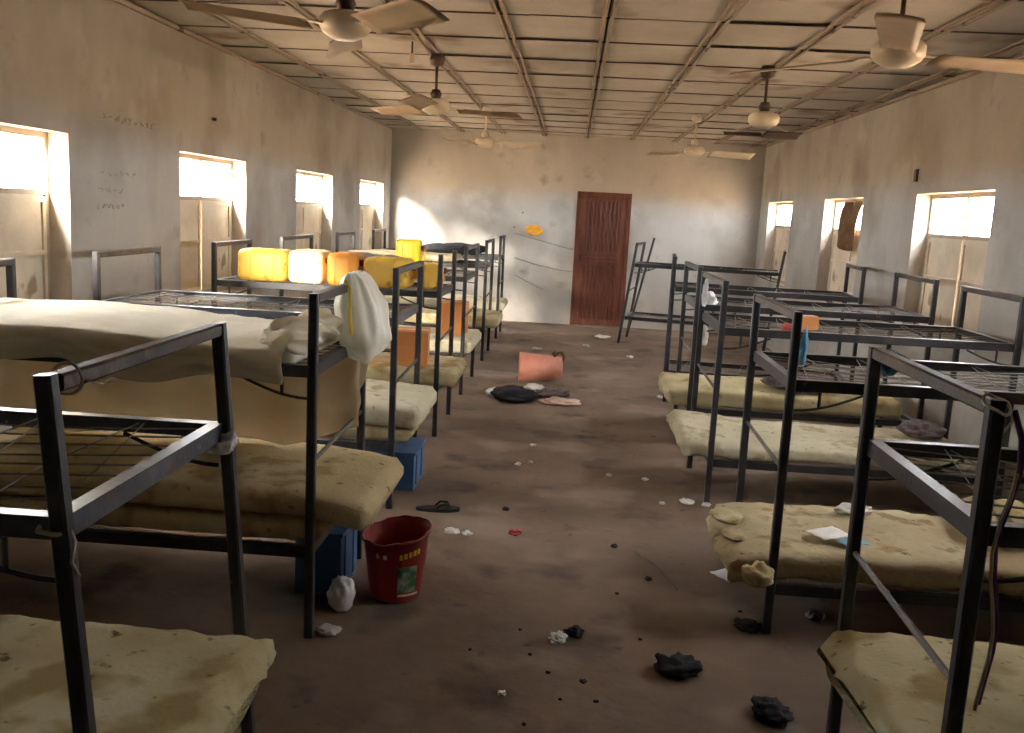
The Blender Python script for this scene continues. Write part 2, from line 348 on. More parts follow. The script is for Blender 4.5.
# ---------------------------------------------------------------- bunk beds
PH, ZU, ZLO, PW = 1.36, 1.085, .37, .035
def gusset_mesh(sx):
    b = MB(); pts = []
    for k in range(9):
        a_ = k/8*math.pi/2
        pts.append((sx*(.26*(1-math.sin(a_))+.004), 0, -.05-.07*(1-math.cos(a_))**1.0-.0))
    pts = [(sx*(.27-.27*t_), 0, -.05-.075*math.sin(t_*math.pi/2)) for t_ in [k/8 for k in range(9)]]
    b.tube(pts, .006, 5); b.tube([(sx*.10,0,-.045),(sx*.10,0,-.112)], .007, 5)
    return b.mesh('gusset', 'steel')
GUS = {1: gusset_mesh(1), -1: gusset_mesh(-1)}
def bed(label, xin, L, y0, y1, s, mat='steel', matrail=None, rz=0, shear=0, lean=(0,0), wires=True, openend=False, brace=True, ZLO=.37):
    lowwires = True
    """s = direction from the aisle end towards the wall; origin at the aisle end on the floor"""
    W = y1-y0; root = empty('bunk_bed', (xin, (y0+y1)/2, 0), rz)
    tag(root, label, 'bunk bed', 'steel bunk beds in two rows')
    mr = matrail or mat; hy = W/2; xo = s*L
    sh = lambda x, y, z: (x+shear*z+lean[0]*z, y+lean[1]*z, z)
    for x in (0, xo):
        for y in (-hy, hy):
            j = (random.uniform(-.006,.006), random.uniform(-.006,.006))
            b = MB().beam(sh(x, y, 0), sh(x+j[0], y+j[1], PH), PW, PW, (1,0,0))
            b.build('post', mat, root)
    for x, inn in ((0, s), (xo, -s)):
        if not (openend and x == 0):
            MB().beam(sh(x,-hy+PW/2,PH-.018), sh(x,hy-PW/2,PH-.018), .036, .034).build('top_rail', 'steel_r' if mat == 'steel' else mat, root)
        for z, nm in ((ZU, 'upper_end_rail'), (ZLO, 'lower_end_rail')):
            a_, b_ = Vector(sh(x,-hy+PW/2,z)), Vector(sh(x,hy-PW/2,z))
            MB().angle(a_, b_, .048, .036, .005, (inn,0,0)).build(nm, mr, root)
        if brace or x: MB().tube([sh(x,-hy+PW/2,.71), sh(x,hy-PW/2,.73)], .009, 6).build('brace', 'steel_r', root)
    for y, inn in ((-hy, 1), (hy, -1)):
        for z, nm in ((ZU, 'upper_side_rail'), (ZLO, 'lower_side_rail')):
            MB().angle(sh(s*PW/2,y,z), sh(xo-s*PW/2,y,z), .046, .034, .005, (0,inn,0)).build(nm, mr, root)
        o = linked('gusset', GUS[s], root, sh(s*PW/2,y,ZU-.0)); o = linked('gusset', GUS[-s], root, sh(xo-s*PW/2,y,ZU))
    for z, on, nm in ((ZU, wires, 'upper_wire_mesh'), (ZLO, lowwires, 'lower_wire_mesh')):
        if not on: continue
        b = MB(); n = 9
        for k in range(n):
            y = -hy+.05+(W-.1)*k/(n-1); z0 = z-.012
            b.tube([sh(s*.02,y,z0), sh(s*L*.3,y+random.uniform(-.01,.01),z0-.02-random.uniform(0,.015)), sh(s*L*.65,y+random.uniform(-.01,.01),z0-.025), sh(xo-s*.02,y,z0)], .0026, 4, cap=False)
        for k in range(12):
            x = s*(L*(k+.2)/12.5+.05)
            b.tube([sh(x,-hy+.03,z-.012), sh(x+s*.08,0,z-.035), sh(x+s*(.02 if k%2 else .14),hy-.03,z-.012)], .0024, 4, cap=False)
        o = b.build(nm, 'wire', root); o['kind'] = 'stuff'
    return root
LB = .0
ZR = .30        # lower bunks on the right sit lower
beds_L = [(1.64,2.47), (3.42,4.28), (5.06,5.87), (6.80,7.58), (8.45,9.42), (10.48,11.25), (12.4,13.15)]
BL = []
labL = ['black steel bunk bed nearest the camera on the left with bare wire upper bunk',
        'left bunk bed with sheet-covered upper mattress and white plastic bag on its end',
        'left bunk bed with two pale mattresses below and a bare upper frame',
        'left bunk bed carrying the row of yellow and orange jerrycans on its upper bunk',
        'fifth bunk bed on the left, bright yellow jerrycan on its upper bunk',
        'sixth bunk bed on the left, next to last before the end wall',
        'last bunk bed on the left, against the end wall']
for i, ((a, c), lab) in enumerate(zip(beds_L, labL)):
    BL.append(bed(lab, -.945 if i else -.845, 1.69, a, c, -1, 'steel', 'steel_b' if i in (0,2) else None, openend=(i == 3), shear=0 if i else -.075, brace=bool(i)))
beds_R = [(1.99,2.78,.91), (3.78,4.60,.915), (5.53,6.38,.905), (7.0,7.83,.955)]
labR = ['black steel bunk bed nearest the camera on the right with purple cord on its post',
        'right bunk bed with paper and torn foam on its lower mattress',
        'third bunk bed from the camera on the right with a sagging thin mattress',
        'fourth bunk bed from the camera on the right, wall end below the large window']
for k, ((a, c, x), lab) in enumerate(zip(beds_R, labR)): bed(lab, x, 1.70, a, c, 1, 'steel', None, ZLO=(.37,.215,.285,ZR)[k])
bed('fifth bunk bed on the right, turned slightly askew behind the others', .985, 1.66, 8.72, 9.42, 1, 'steel', rz=math.radians(-5), ZLO=ZR)
bed('collapsed leaning bunk bed frame near the brown door', .78, 1.90, 12.66, 13.39, 1, 'steel', shear=.12, rz=math.radians(-12))
rod = MB().beam((.85,13.30,.012), (1.15,13.42,1.42), .03, .03).build('steel_rod', 'steel'); tag(rod, 'loose steel bar leaning against the collapsed bed frame', 'steel bar')

# ---------------------------------------------------------------- mattresses
def mattress(label, x0, x1, y0, y1, z0, th, mat, bend=lambda u, v: 0, rough=.004, torn=0, tornend=0, rz=0, seed=0, group='foam mattresses', top_noise=.012, name='mattress'):
    """rounded foam slab; u runs along x from x0 to x1; torn = roughness near the tornend"""
    cx, cy = (x0+x1)/2, (y0+y1)/2; L, W = abs(x1-x0), y1-y0; nx = 56; nr = 44
    vs_, fs = [], []
    rad = min(.035, th*.42)
    def ring(u, inset, shrink):
        hw_, hh_ = W/2-inset, th/2-shrink; pts = []
        for k in range(nr):
            a_ = 2*math.pi*k/nr; ca, sa = math.cos(a_), math.sin(a_)
            # walk a rounded rectangle: more points on the long faces
            px = max(-1, min(1, ca*1.42)); pz = max(-1, min(1, sa*1.42*1.0))
            pts.append((px*hw_, pz*hh_))
        return pts
    for i in range(nx+1):
        u = i/nx; e = min(u, 1-u)*L
        k = 0 if e > rad else 1-math.sqrt(max(0, 1-(1-e/rad)**2))
        for (py, pz) in ring(u, k*rad, k*rad):
            r_ = math.hypot(max(0, abs(py)-(W/2-rad)), max(0, abs(pz)-(th/2-rad)))
            if r_ > rad:
                q = rad/r_
                py = math.copysign((W/2-rad)+(abs(py)-(W/2-rad))*q, py) if abs(py) > W/2-rad else py
                pz = math.copysign((th/2-rad)+(abs(pz)-(th/2-rad))*q, pz) if abs(pz) > th/2-rad else pz
            X = -L/2+u*L; v = py/W+.5
            d = nz3(X*2.3+seed, py*2.3, seed*3.1)*top_noise
            fr = nz3(X*16+seed*7, py*16, pz*16)*rough
            t_ = 0
            if torn:
                dist = (u if tornend == 0 else 1-u)*L
                t_ = torn*max(0, 1-dist/.22)
            tx = nz3(py*9+seed, pz*14, 3.3+seed)*t_*1.6+nz3(py*30, pz*30, seed)*t_*.7
            tz = nz3(X*22, py*22, 9+seed)*t_*.55
            up_ = (pz > 0)
            z = th/2+pz+(d if up_ else d*.0)+fr+(tz if up_ else 0)+bend(u, v)
            y = py+fr*1.2+nz3(X*3+seed, pz*5, 7)*.012*(abs(py)/(W/2))
            vs_.append((X+(tx if (tornend == 0) == (u < .5) else 0), y, z))
    for i in range(nx):
        for k in range(nr):
            fs.append((i*nr+k, i*nr+(k+1)%nr, (i+1)*nr+(k+1)%nr, (i+1)*nr+k))
    fs += [tuple(range(nr)), tuple(range(nx*nr+nr-1, nx*nr-1, -1))]
    b = MB(); b.add(vs_, fs)
    o = b.build(name, mat, smooth=True); o.location = (cx, cy, z0); o.rotation_euler = (0,0,rz)
    tag(o, label, 'mattress', group); return o
MZ = ZLO+.004
mattress('yellow foam mattress on the lower bunk nearest the camera, left', -2.58,-.77,1.68,2.44,MZ,.115,'foam_y', rough=.007, torn=.035, tornend=1, seed=1, top_noise=.02)
sagL = lambda u, v: -.02*math.sin(u*math.pi)
mattress('lower of the two tan mattresses stacked under the hanging sheet, left', -2.58,-.90,3.45,4.24,MZ,.085,'foam_t', seed=2, top_noise=.01)
mattress('upper of the two tan mattresses stacked under the hanging sheet, left', -2.58,-.725,3.455,4.25,MZ+.098,.105,'foam_t', seed=3, top_noise=.015, bend=lambda u, v: -.055*max(0,(u-.80)/.2)**1.5)
mattress('thin lower mattress beneath the pale one above the blue box', -2.58,-.84,5.10,5.83,MZ,.08,'foam_y', seed=4)
mattress('pale cream mattress on the lower bunk above the blue box', -2.58,-.80,5.09,5.84,MZ+.093,.125,'foam_p', seed=5, top_noise=.012, bend=lambda u, v: -.02*max(0,u-.8)/.2)
mattress('cream mattress under the orange carton on the left', -2.58,-.80,6.83,7.55,MZ,.12,'foam_y', seed=6, torn=.02, tornend=1)
mattress('cream mattress on the fifth left bunk bed', -2.58,-.86,8.48,9.39,MZ,.12,'foam_p', seed=7)
mattress('cream mattress on the sixth left bunk bed', -2.58,-.78,10.5,11.22,MZ,.13,'foam_y', seed=8)
mattress('cream mattress on the last left bunk bed by the end wall', -2.58,-.85,12.42,13.12,MZ,.12,'foam_p', seed=9)
mattress('cream mattress on the upper bunk of the sixth left bed', -2.55,-1.3,10.52,11.2,ZU+.004,.07,'foam_d', seed=19)
mattress('torn yellow mattress on the lower bunk nearest the camera, right', .85,2.55,2.02,2.78,MZ,.115,'foam_y', torn=.04, tornend=0, seed=10, rough=.007, top_noise=.018)
MR = ZR+.004; MR2 = .219; MR3 = .289
mattress('frayed tan mattress with a paper on it, second on the right', .745,2.55,3.81,4.57,MR2,.115,'foam_d', torn=.045, tornend=0, seed=11, rough=.008, top_noise=.02, bend=lambda u, v: -.03*max(0,(.12-u)/.12))
mattress('thin sagging cream mattress on the third right lower bunk', .72,2.55,5.56,6.35,MR3,.09,'foam_p', torn=.03, tornend=0, seed=12, rough=.006, bend=lambda u, v: .04*max(0,(.3-u)/.3)-.10*max(0,(.4-u)/.4)*max(0,.25-v)*2)
mattress('cream mattress on the fourth right lower bunk', .79,2.55,7.03,7.80,MR,.13,'foam_y', seed=13, torn=.02, tornend=0)
mattress('sheet-covered mattress on the upper bunk with the plastic bag', -2.60,-1.02,3.45,4.25,ZU+.003,.06,'sheet', seed=14, top_noise=.03, bend=lambda u, v: .02*max(0,(.25-u)/.25)+.02*math.sin(u*5))

# sheet draped over the upper mattress: top, near-side drape long at the wall end, bundled at the aisle end
def cover(u, v):
    X = -2.64+u*1.60
    base = ZU+.003+.06
    t_ = v*1.0
    if t_ < .55:                      # top surface from far edge to near edge
        q = t_/.55; y = 4.22-q*.84
        z = base+.016+.012*max(0,(.25-u)/.25)+.02*math.sin(u*5)+.012*nz3(X*3,y*3,2)+.006*nz3(X*9,y*9,5)+.045*max(0,(u-.82)/.18)*math.sin(q*math.pi)
    else:                             # hanging down the near side
        q = (t_-.55)/.45
        drop = .11+.05*math.exp(-((u-.62)/.16)**2)+.015*math.sin(X*11)
        y = 3.38-.028*math.sin(min(1,q*3)*math.pi/2)-.018*math.sin(X*24+nz3(X*3,0,0)*3)*q-.01*nz3(X*8,q*4,1)
        z = base+.016+.012*max(0,(.25-u)/.25)+.02*math.sin(u*5)+.012*nz3(X*3,3.38*3,2)-q*drop
    return (X+.01*nz3(X*4,v*6,8), y, z)
tag(MB().grid(cover, 90, 60).build('bed_sheet', 'sheet', smooth=True, thick=.004), 'cream sheet draped over the upper mattress near the left window', 'bed sheet')
# cloth roll at the aisle end of that mattress
def roll(u, v):
    a_ = v*2*math.pi; y = 3.40+u*.60; r_ = (.055+.018*math.sin(u*9)+.012*nz3(u*9,math.cos(a_)*2,math.sin(a_)*2))*(.35+.65*math.sin(max(.04,min(.96,u))*math.pi)**.35)
    tw = a_+u*2.4
    pl = .010*math.sin(tw*6)
    return (-1.08+.05*math.sin(u*3)+(r_+pl)*1.4*math.cos(a_), y, ZU+.095+(r_+pl)*math.sin(a_)*1.1)
tag(MB().grid(roll, 40, 36).build('rolled_cloth', 'sheet', smooth=True), 'twisted roll of pale cloth at the aisle end of the upper bunk', 'cloth')
# beige cloth hanging behind the lower bunk
def curtain(u, v):
    X = -2.62+u*1.70
    fold = .025*math.sin(X*17+2*nz3(X*2,0,1))*(.3+.7*v)+.02*nz3(X*5,v*3,4)
    bulge = .12*math.sin(v*math.pi)*math.sin(u*math.pi)**.5
    top = ZU-.06; bot = .60+.10*max(0,(u-.80)/.2)
    return (X+.02*nz3(v*4,X*2,2)*v, 4.12+fold-bulge, top-(top-bot)*v-.015*math.sin(u*9)*v)
tag(MB().grid(curtain, 90, 36).build('hanging_cloth', 'net', smooth=True, thick=.003), 'beige cloth hanging between the upper and lower bunk, left', 'cloth')
# part of it drawn out to the far post, falling to the aisle
def tail(u, v):
    z = 1.05-.38*v; y = 4.20+.03*math.sin(u*8)*(.4+.6*v)-.01*v
    return (-1.16+u*(.30-.16*v)+.012*math.sin(v*9+u*4), y-.03*u*math.sin(v*3), z)
tag(MB().grid(tail, 24, 24).build('cloth_tail', 'net', smooth=True, thick=.003), 'tail of beige cloth falling past the post below the plastic bag', 'cloth')

# ---------------------------------------------------------------- white plastic bag hung on the end rail
bagroot = empty('plastic_bag', (-.92, 4.0, 1.0))
tag(bagroot, 'white plastic carrier bag hanging over the bunk end rail', 'plastic bag')
def bagfn(u, v):
    a_ = u*2*math.pi; ca, sa = math.cos(a_), math.sin(a_)
    # v 0 bottom .. 1 top; bag wide low, pinched over the rail
    pr = [(0,.115,.085),(.1,.15,.105),(.35,.165,.112),(.6,.16,.10),(.82,.15,.072),(.94,.135,.05),(1,.12,.022)]
    for (v0,a0,b0),(v1,a1,b1) in zip(pr, pr[1:]):
        if v0 <= v <= v1: t_ = (v-v0)/(v1-v0); wy, wx = a0+(a1-a0)*t_, b0+(b1-b0)*t_
    pleat = 1+(.11*math.sin(a_*9+v*2)+.07*math.sin(a_*15))*(.2+.8*v)+.12*nz3(ca*2,sa*2,v*4)
    z = .06+.345*v+.025*nz3(ca*1.5,sa*1.5,9)*(1-v)
    return (ca*wx*pleat+.04*(1-v), sa*wy*(1+(pleat-1)*.5)+.04*(1-v), z)
b = MB().grid(bagfn, 72, 30)
o = b.build('bag_body', 'bag', bagroot, smooth=True)
def bagbot(u, v):
    x, y, z = bagfn(u, 0); k = 1-v
    return (.04+(x-.04)*k, y*k, z-.035*math.sqrt(max(0,1-k*k)))
MB().grid(bagbot, 72, 8).build('bag_bottom', 'bag', bagroot, smooth=True)
for s in (-1, 1):
    MB().tube([(s*.028, .03, .35), (s*.032, .0, .385), (0, -.02, .392), (-s*.01,-.02,.391)], .011, 6).build('bag_handle', 'bag', bagroot, smooth=True)
MB().tube([(.0,-.20,.385),(.022,-.20,.35),(.024,-.205,.25),(.03,-.20,.16)], .006, 6).build('drawstring', 'byellow', bagroot)

# ---------------------------------------------------------------- jerrycans
def rbox(b, sx, sy, sz, r, n=4):
    bm = bmesh.new(); bmesh.ops.create_cube(bm, size=1)
    bmesh.ops.scale(bm, vec=(sx,sy,sz), verts=bm.verts); bmesh.ops.translate(bm, vec=(0,0,sz/2), verts=bm.verts)
    bmesh.ops.bevel(bm, geom=bm.edges[:]+bm.verts[:], offset=r, segments=n, profile=.5, affect='EDGES')
    bm.verts.index_update(); b.add([v.co[:] for v in bm.verts], [[v.index for v in f_.verts] for f_ in bm.faces]); bm.free(); return b
def jerrycan(label, loc, size, mat, rz=0, lying=True, cap='rim'):
    root = empty('jerrycan', loc, rz); tag(root, label, 'jerrycan', 'jerrycans kept on the left bunks')
    sx, sy, sz = size
    body = rbox(MB(), sx, sy, sz, min(size)*.2).build('body', mat, root, smooth=True)
    for k in (-.22, .22):                                  # raised ribs round the can
        r_ = MB(); xx = sx*k
        pts = []
        for (yy, zz) in ((-1,.12),(-1,.88),(-.76,1),(.76,1),(1,.88),(1,.12),(.76,0),(-.76,0)):
            pts.append((xx, yy*sy/2*1.0, zz*sz))
        r_.tube(pts, .006, 5, close=True).build('rib', mat, body, smooth=True)
    MB().lathe([(.024,0),(.024,.03),(.02,.036),(0,.036)], 14).xf(Matrix.Translation((sx/2-.002, -sy*.2, sz*.72)) @ Matrix.Rotation(math.pi/2,4,'Y')).build('cap', cap, root, smooth=True)
    MB().tube([(sx/2-.01, sy*.02, sz*.3),(sx/2+.03, sy*.05, sz*.34),(sx/2+.03, sy*.2, sz*.66),(sx/2-.01, sy*.2, sz*.7)], .013, 8).build('handle', mat, root, smooth=True)
    return root
zj = ZU+.001
jerrycan('yellow jerrycan with brown stain, leftmost on the upper bunk', (-2.30,6.99,zj), (.37,.30,.235), 'yellow', rz=.05)
jerrycan('pale yellow and white jerrycan beside the stained one', (-1.955,6.99,zj), (.27,.32,.245), 'wyellow', rz=-.04)
jerrycan('orange jerrycan in the middle of the upper bunk row', (-1.685,6.98,zj), (.23,.34,.24), 'orange', rz=.03)
jerrycan('yellow jerrycan at the aisle end of the row', (-1.36,7.0,zj), (.34,.30,.22), 'yellow', rz=-.06)
jerrycan('small yellow jerrycan at the bunk end behind the bag', (-1.06,7.08,zj), (.16,.22,.19), 'yellow', rz=.4)
jerrycan('bright yellow jerrycan standing higher than the rest', (-1.60,9.22,zj), (.25,.20,.285), 'byellow', rz=.02)
# cartons on lower bunks
def carton(label, loc, size, mat, rz=0):
    root = empty('carton', loc, rz); tag(root, label, 'carton', 'cartons on the left lower bunks')
    sx, sy, sz = size
    MB().box(-sx/2,sx/2,-sy/2,sy/2,0,sz).build('box_body', mat, root)
    MB().box(-sx/2+.002,sx/2-.002,-sy/2,-.002,sz+.001,sz+.005).build('flap', mat, root); MB().box(-sx/2+.002,sx/2-.002,.002,sy/2,sz+.001,sz+.005).build('flap', mat, root)
    MB().box(-sx/2-.001,sx/2+.001,-.025,.025,sz+.0055,sz+.0065).build('tape', 'lab_w', root)
    return root
mt_ = MZ+.135
carton('orange carton standing on the fourth left lower mattress', (-1.19,7.05,mt_), (.28,.30,.25), 'carton', rz=.1)
carton('orange-brown carton on the fifth left lower mattress', (-1.10,8.9,mt_), (.24,.3,.3), 'carton', rz=-.1)
carton('brown carton farther in on the fourth left lower mattress', (-1.75,7.1,mt_), (.4,.3,.2), 'carton', rz=.05)
# dark folded blankets on bunks
def crumple(name, label, cat, loc, size, mat, seed=0, rz=0, amp=.35, fr=2.2, group=None):
    bm = bmesh.new(); bmesh.ops.create_icosphere(bm, subdivisions=4, radius=1)
    for v in bm.verts:
        q = v.co.copy(); d = 1+amp*.6*noise.noise(q*fr*.8+Vector((seed,seed*2,0)))+amp*.28*noise.noise(q*fr*1.9+Vector((0,seed,seed)))+amp*.18*abs(noise.noise(q*fr*3.6+Vector((seed,0,3))))
        v.co = Vector((q.x*d*size[0]/2, q.y*d*size[1]/2, max(0, (q.z*.55+.42)*d)*size[2]))
    me = bpy.data.meshes.new(name); bm.to_mesh(me); bm.free(); me.polygons.foreach_set('use_smooth', [True]*len(me.polygons)); me.materials.append(M[mat])
    o = bpy.data.objects.new(name, me); C.objects.link(o); o.location = loc; o.rotation_euler = (0,0,rz)
    return tag(o, label, cat, group)
crumple('folded_blanket', 'dark blanket heaped on the fifth left upper bunk', 'blanket', (-1.9,8.85,ZU), (.7,.6,.14), 'grey_c', 3)
crumple('folded_blanket', 'dark blanket heaped on the last left upper bunk', 'blanket', (-1.6,12.75,ZU), (.9,.5,.14), 'black_c', 5)

# ---------------------------------------------------------------- things under and on the right bunks
crumple('foam_chunk', 'lump of torn foam hanging off the frayed right mattress corner', 'foam chunk', (.85,3.76,MR2+.0), (.13,.12,.09), 'foam_y', 21, amp=.4)
crumple('foam_chunk', 'crumbly foam lump at the far corner of the frayed right mattress', 'foam chunk', (.80,4.28,MR2+.105), (.14,.22,.035), 'foam_y', 22.5, amp=.3)
crumple('foam_chunk', 'yellowed foam flake on the end edge of the frayed right mattress', 'foam chunk', (.79,4.04,MR2+.10), (.10,.16,.03), 'foam_d', 23.5, amp=.3)
crumple('foam_chunk', 'yellow foam lump at the wall end of the second right lower bunk', 'foam chunk', (2.05,4.25,MR2+.125), (.35,.4,.16), 'foam_y', 22, amp=.5)
crumple('foam_chunk', 'tan foam crumb heap on the third right mattress by the wall', 'foam chunk', (2.1,5.55,MR3+.09), (.3,.3,.08), 'foam_t', 23, amp=.6)
crumple('rag', 'dark rag heaped on the third right lower bunk near the wall', 'rag', (2.32,6.05,MR3+.105), (.28,.3,.10), 'grey_c', 24)
crumple('rag', 'dark rag bundle on the far right fourth lower bunk', 'rag', (1.8,7.3,MR+.14), (.5,.4,.14), 'grey_c', 26)
crumple('rag', 'reddish rag on the upper wires of the third right bed', 'rag', (1.35,5.75,ZU-.035), (.10,.1,.06), 'redc', 27)
carton('small orange carton on the third right upper wires', (1.50,5.98,ZU-.03), (.12,.10,.08), 'carton', rz=.3)
crumple('rag', 'light crumpled paper on the second right mattress far edge', 'rag', (1.42,4.42,MR2+.128), (.16,.1,.04), 'white_c', 28, amp=.7)
crumple('rag', 'white rag bundle tangled on the fourth right bed end', 'rag', (1.05,7.2,ZU-.03), (.14,.2,.10), 'white_c', 29, amp=.6)
def sheetlet(name, label, cat, loc, sx, sy, mat, rz=0, seed=0, lift=.012, group=None):
    b = MB()
    def fn(u, v):
        return ((u-.5)*sx, (v-.5)*sy, .0025+lift*(abs(nz3(u*2.2+seed,v*2.2,seed))+.6*max(0,u+v-1.3)))
    o = b.grid(fn, 8, 8).build(name, mat, smooth=True, thick=.002); o.location = loc; o.rotation_euler = (0,0,rz)
    return tag(o, label, cat, group)
sheetlet('paper_sheet', 'white paper lying on the frayed tan mattress', 'paper', (1.21,4.06,MR2+.136), .16, .12, 'white_p', .5, 1)
sheetlet('paper_sheet', 'light blue card under the white paper on the mattress', 'paper', (1.29,3.98,MR2+.131), .12, .08, 'blue_c', .4, 2)
sheetlet('paper_sheet', 'white folded paper on the floor at the second right bed post', 'paper', (.87,4.40,.001), .16, .13, 'white_p', .6, 3, lift=.02)
o = tag(MB().lathe([(.0,.0),(.05,.0),(.055,.03),(.05,.032),(.045,.006),(0,.006)], 20).build('small_bowl', 'green', smooth=True), 'small green plastic bowl on the floor beside the folded paper', 'bowl'); o.location = (1.02,4.46,0)

# ---------------------------------------------------------------- rags, ties and cords on posts
def ring_tie(label, c, r, mat, tilt=(0,0,0), thick=.004, ends=True, turns=1):
    root = empty('wire_tie', c); tag(root, label, 'wire tie')
    root.rotation_euler = tilt
    for t_ in range(turns):
        MB().tube([(r*math.cos(k/20*2*math.pi), r*math.sin(k/20*2*math.pi), .008*t_+.003*math.sin(k)) for k in range(20)], thick, 6, close=True).build('loop', mat, root, smooth=True)
    if ends: MB().tube([(r,0,0),(r+.015,-.01,-.02),(r+.01,-.02,-.06),(r+.02,-.015,-.09)], thick*.8, 5).build('loose_end', mat, root, smooth=True)
    return root
ring_tie('twine loop round the top rail corner of the nearest left bed', (-.945,1.70,1.342), .030, 'string', (math.pi/2,0,0), .0035)
ring_tie('pale twine ring round the nearest left post at the bunk rail', (-.945,1.64,1.065), .029, 'string', (0.1,0,0), .005)
crumple('knotted_rag', 'white rag knotted on the far post of the nearest left bed', 'rag', (-.935,2.455,1.0), (.085,.075,.06), 'white_c', 31, amp=.7)
ring_tie('pale twine loop on top of the nearest right post', (.91,1.99,1.35), .030, 'string', (0.5,.3,0), .0035)
pc = empty('purple_cord', (.945,1.985,1.34)); tag(pc, 'purple cord trailing down the nearest right post', 'cord')
pts = [(.0,0,0)]+[(.012+.012*math.sin(k*.9), -.004+.006*math.cos(k*1.3), -.06*k) for k in range(1,12)]
MB().tube(pts, .0065, 6).build('strand', 'purple', pc, smooth=True)
MB().tube([(x-.01, y-.012, z-.01) for x, y, z in pts[2:]], .004, 6).build('strand', 'string', pc, smooth=True)
crumple('knotted_rag', 'light blue rag tied high on the far post of the nearest right bed', 'rag', (.945,2.765,1.28), (.045,.045,.07), 'blue_c', 33, amp=.5)
crumple('knotted_rag', 'light blue rag strip on the near post of the second right bed', 'rag', (.945,3.765,1.15), (.03,.03,.13), 'blue_c', 34, amp=.5)
crumple('knotted_rag', 'white rag strip caught on the third right bed end', 'rag', (.91,6.36,1.13), (.035,.045,.16), 'white_c', 35, amp=.6)
crumple('knotted_rag', 'white rag hanging low at the third right bed far post', 'rag', (.93,6.40,.86), (.06,.06,.13), 'white_c', 36, amp=.6)

# ---------------------------------------------------------------- red bucket, blue boxes, trash near it
bk = empty('red_bucket', (-.69,3.90,0), .3); bk.scale = (1.1,1.1,1.1); tag(bk, 'dark red plastic bucket with a printed label and broken rim', 'bucket')
n = 40; b = MB(); prof_o = [(.100,.0),(.104,.01),(.118,.14),(.130,.255),(.135,.262)]
def rimz(a_): return .262+.022*math.sin(a_*1+1.2)+.014*nz3(math.cos(a_)*3,math.sin(a_)*3,2)
vs_ = []; fs = []
layers = [(r_, z, 0) for r_, z in prof_o]+[(.131,.262,0),(.113,.14,1),(.097,.012,1)]
for (r_, z, _i) in layers:
    for j in range(n):
        a_ = 2*math.pi*j/n; zz = z*(rimz(a_)/.262) if z > .1 else z
        vs_.append((r_*math.cos(a_), r_*math.sin(a_), zz))
for i in range(len(layers)-1):
    for j in range(n): fs.append((i*n+j, i*n+(j+1)%n, (i+1)*n+(j+1)%n, (i+1)*n+j))
fs += [tuple(range(n-1,-1,-1)), tuple(range((len(layers)-1)*n, len(layers)*n))]
b.add(vs_, fs); bbody = b.build('bucket_body', 'red', bk, smooth=True)
b = MB().tube([(.137*math.cos(2*math.pi*j/n), .137*math.sin(2*math.pi*j/n), rimz(2*math.pi*j/n)) for j in range(n)], .006, 6, close=True); b.build('bucket_rim', 'rim', bk, smooth=True)
def decal(nm, a0, a1, z0, z1, mat):
    def fn(u, v):
        a_ = a0+(a1-a0)*u; z = z0+(z1-z0)*v; r_ = .1045+(z-.01)*.1065+.0025
        return (r_*math.cos(a_), r_*math.sin(a_), z)
    MB().grid(fn, 8, 3).build(nm, mat, bbody, smooth=True)
A0 = -1.57-.3+.12
decal('label_picture', A0+.10, A0+.80, .045, .155, 'lab_g')
for k in range(5): decal('label_letter', A0+.15+k*.15, A0+.25+k*.15, .185+.004*k, .208+.004*k, 'lab_y')
for k in range(2): decal('label_letter', A0-.62+k*.26, A0-.50+k*.26, .185, .203, 'lab_w')
decal('label_stripe', A0+.12, A0+.95, .028, .038, 'lab_w')
def crate(label, loc, size, rz=0):
    root = empty('storage_box', loc, rz); tag(root, label, 'storage box', 'blue boxes under the left beds'); sx, sy, sz = size
    b = MB(); t_ = .008
    b.box(-sx/2,sx/2,-sy/2,sy/2,0,t_)
    for q in ((-sx/2,-sx/2+t_,-sy/2,sy/2),(sx/2-t_,sx/2,-sy/2,sy/2),(-sx/2+t_,sx/2-t_,-sy/2,-sy/2+t_),(-sx/2+t_,sx/2-t_,sy/2-t_,sy/2)): b.box(*q,t_,sz)
    b.build('box_body', 'blue', root)
    MB().box(-sx/2-.01,sx/2+.01,-sy/2-.01,sy/2+.01,sz+.001,sz+.016).build('lid', 'blue', root)
    for k in (-.25,.25): MB().box(-sx/2-.006,sx/2+.006,sy*k-.012,sy*k+.012,.02,sz-.02).build('rib', 'blue', root)
crate('blue plastic box under the pale mattress bed, left', (-1.12,5.60,0), (.50,.38,.22))
crate('blue plastic box under the stacked tan mattresses, left', (-1.02,3.98,0), (.2,.32,.27))
crumple('plastic_wrapper', 'crumpled white plastic wrapper beside the red bucket', 'wrapper', (-.885,3.70,0), (.11,.12,.14), 'white_p', 41, amp=.28, fr=2.5)
crumple('plastic_wrapper', 'small dull plastic scrap below the white wrapper', 'wrapper', (-.88,3.46,0), (.10,.08,.03), 'white_c', 42, amp=.6)
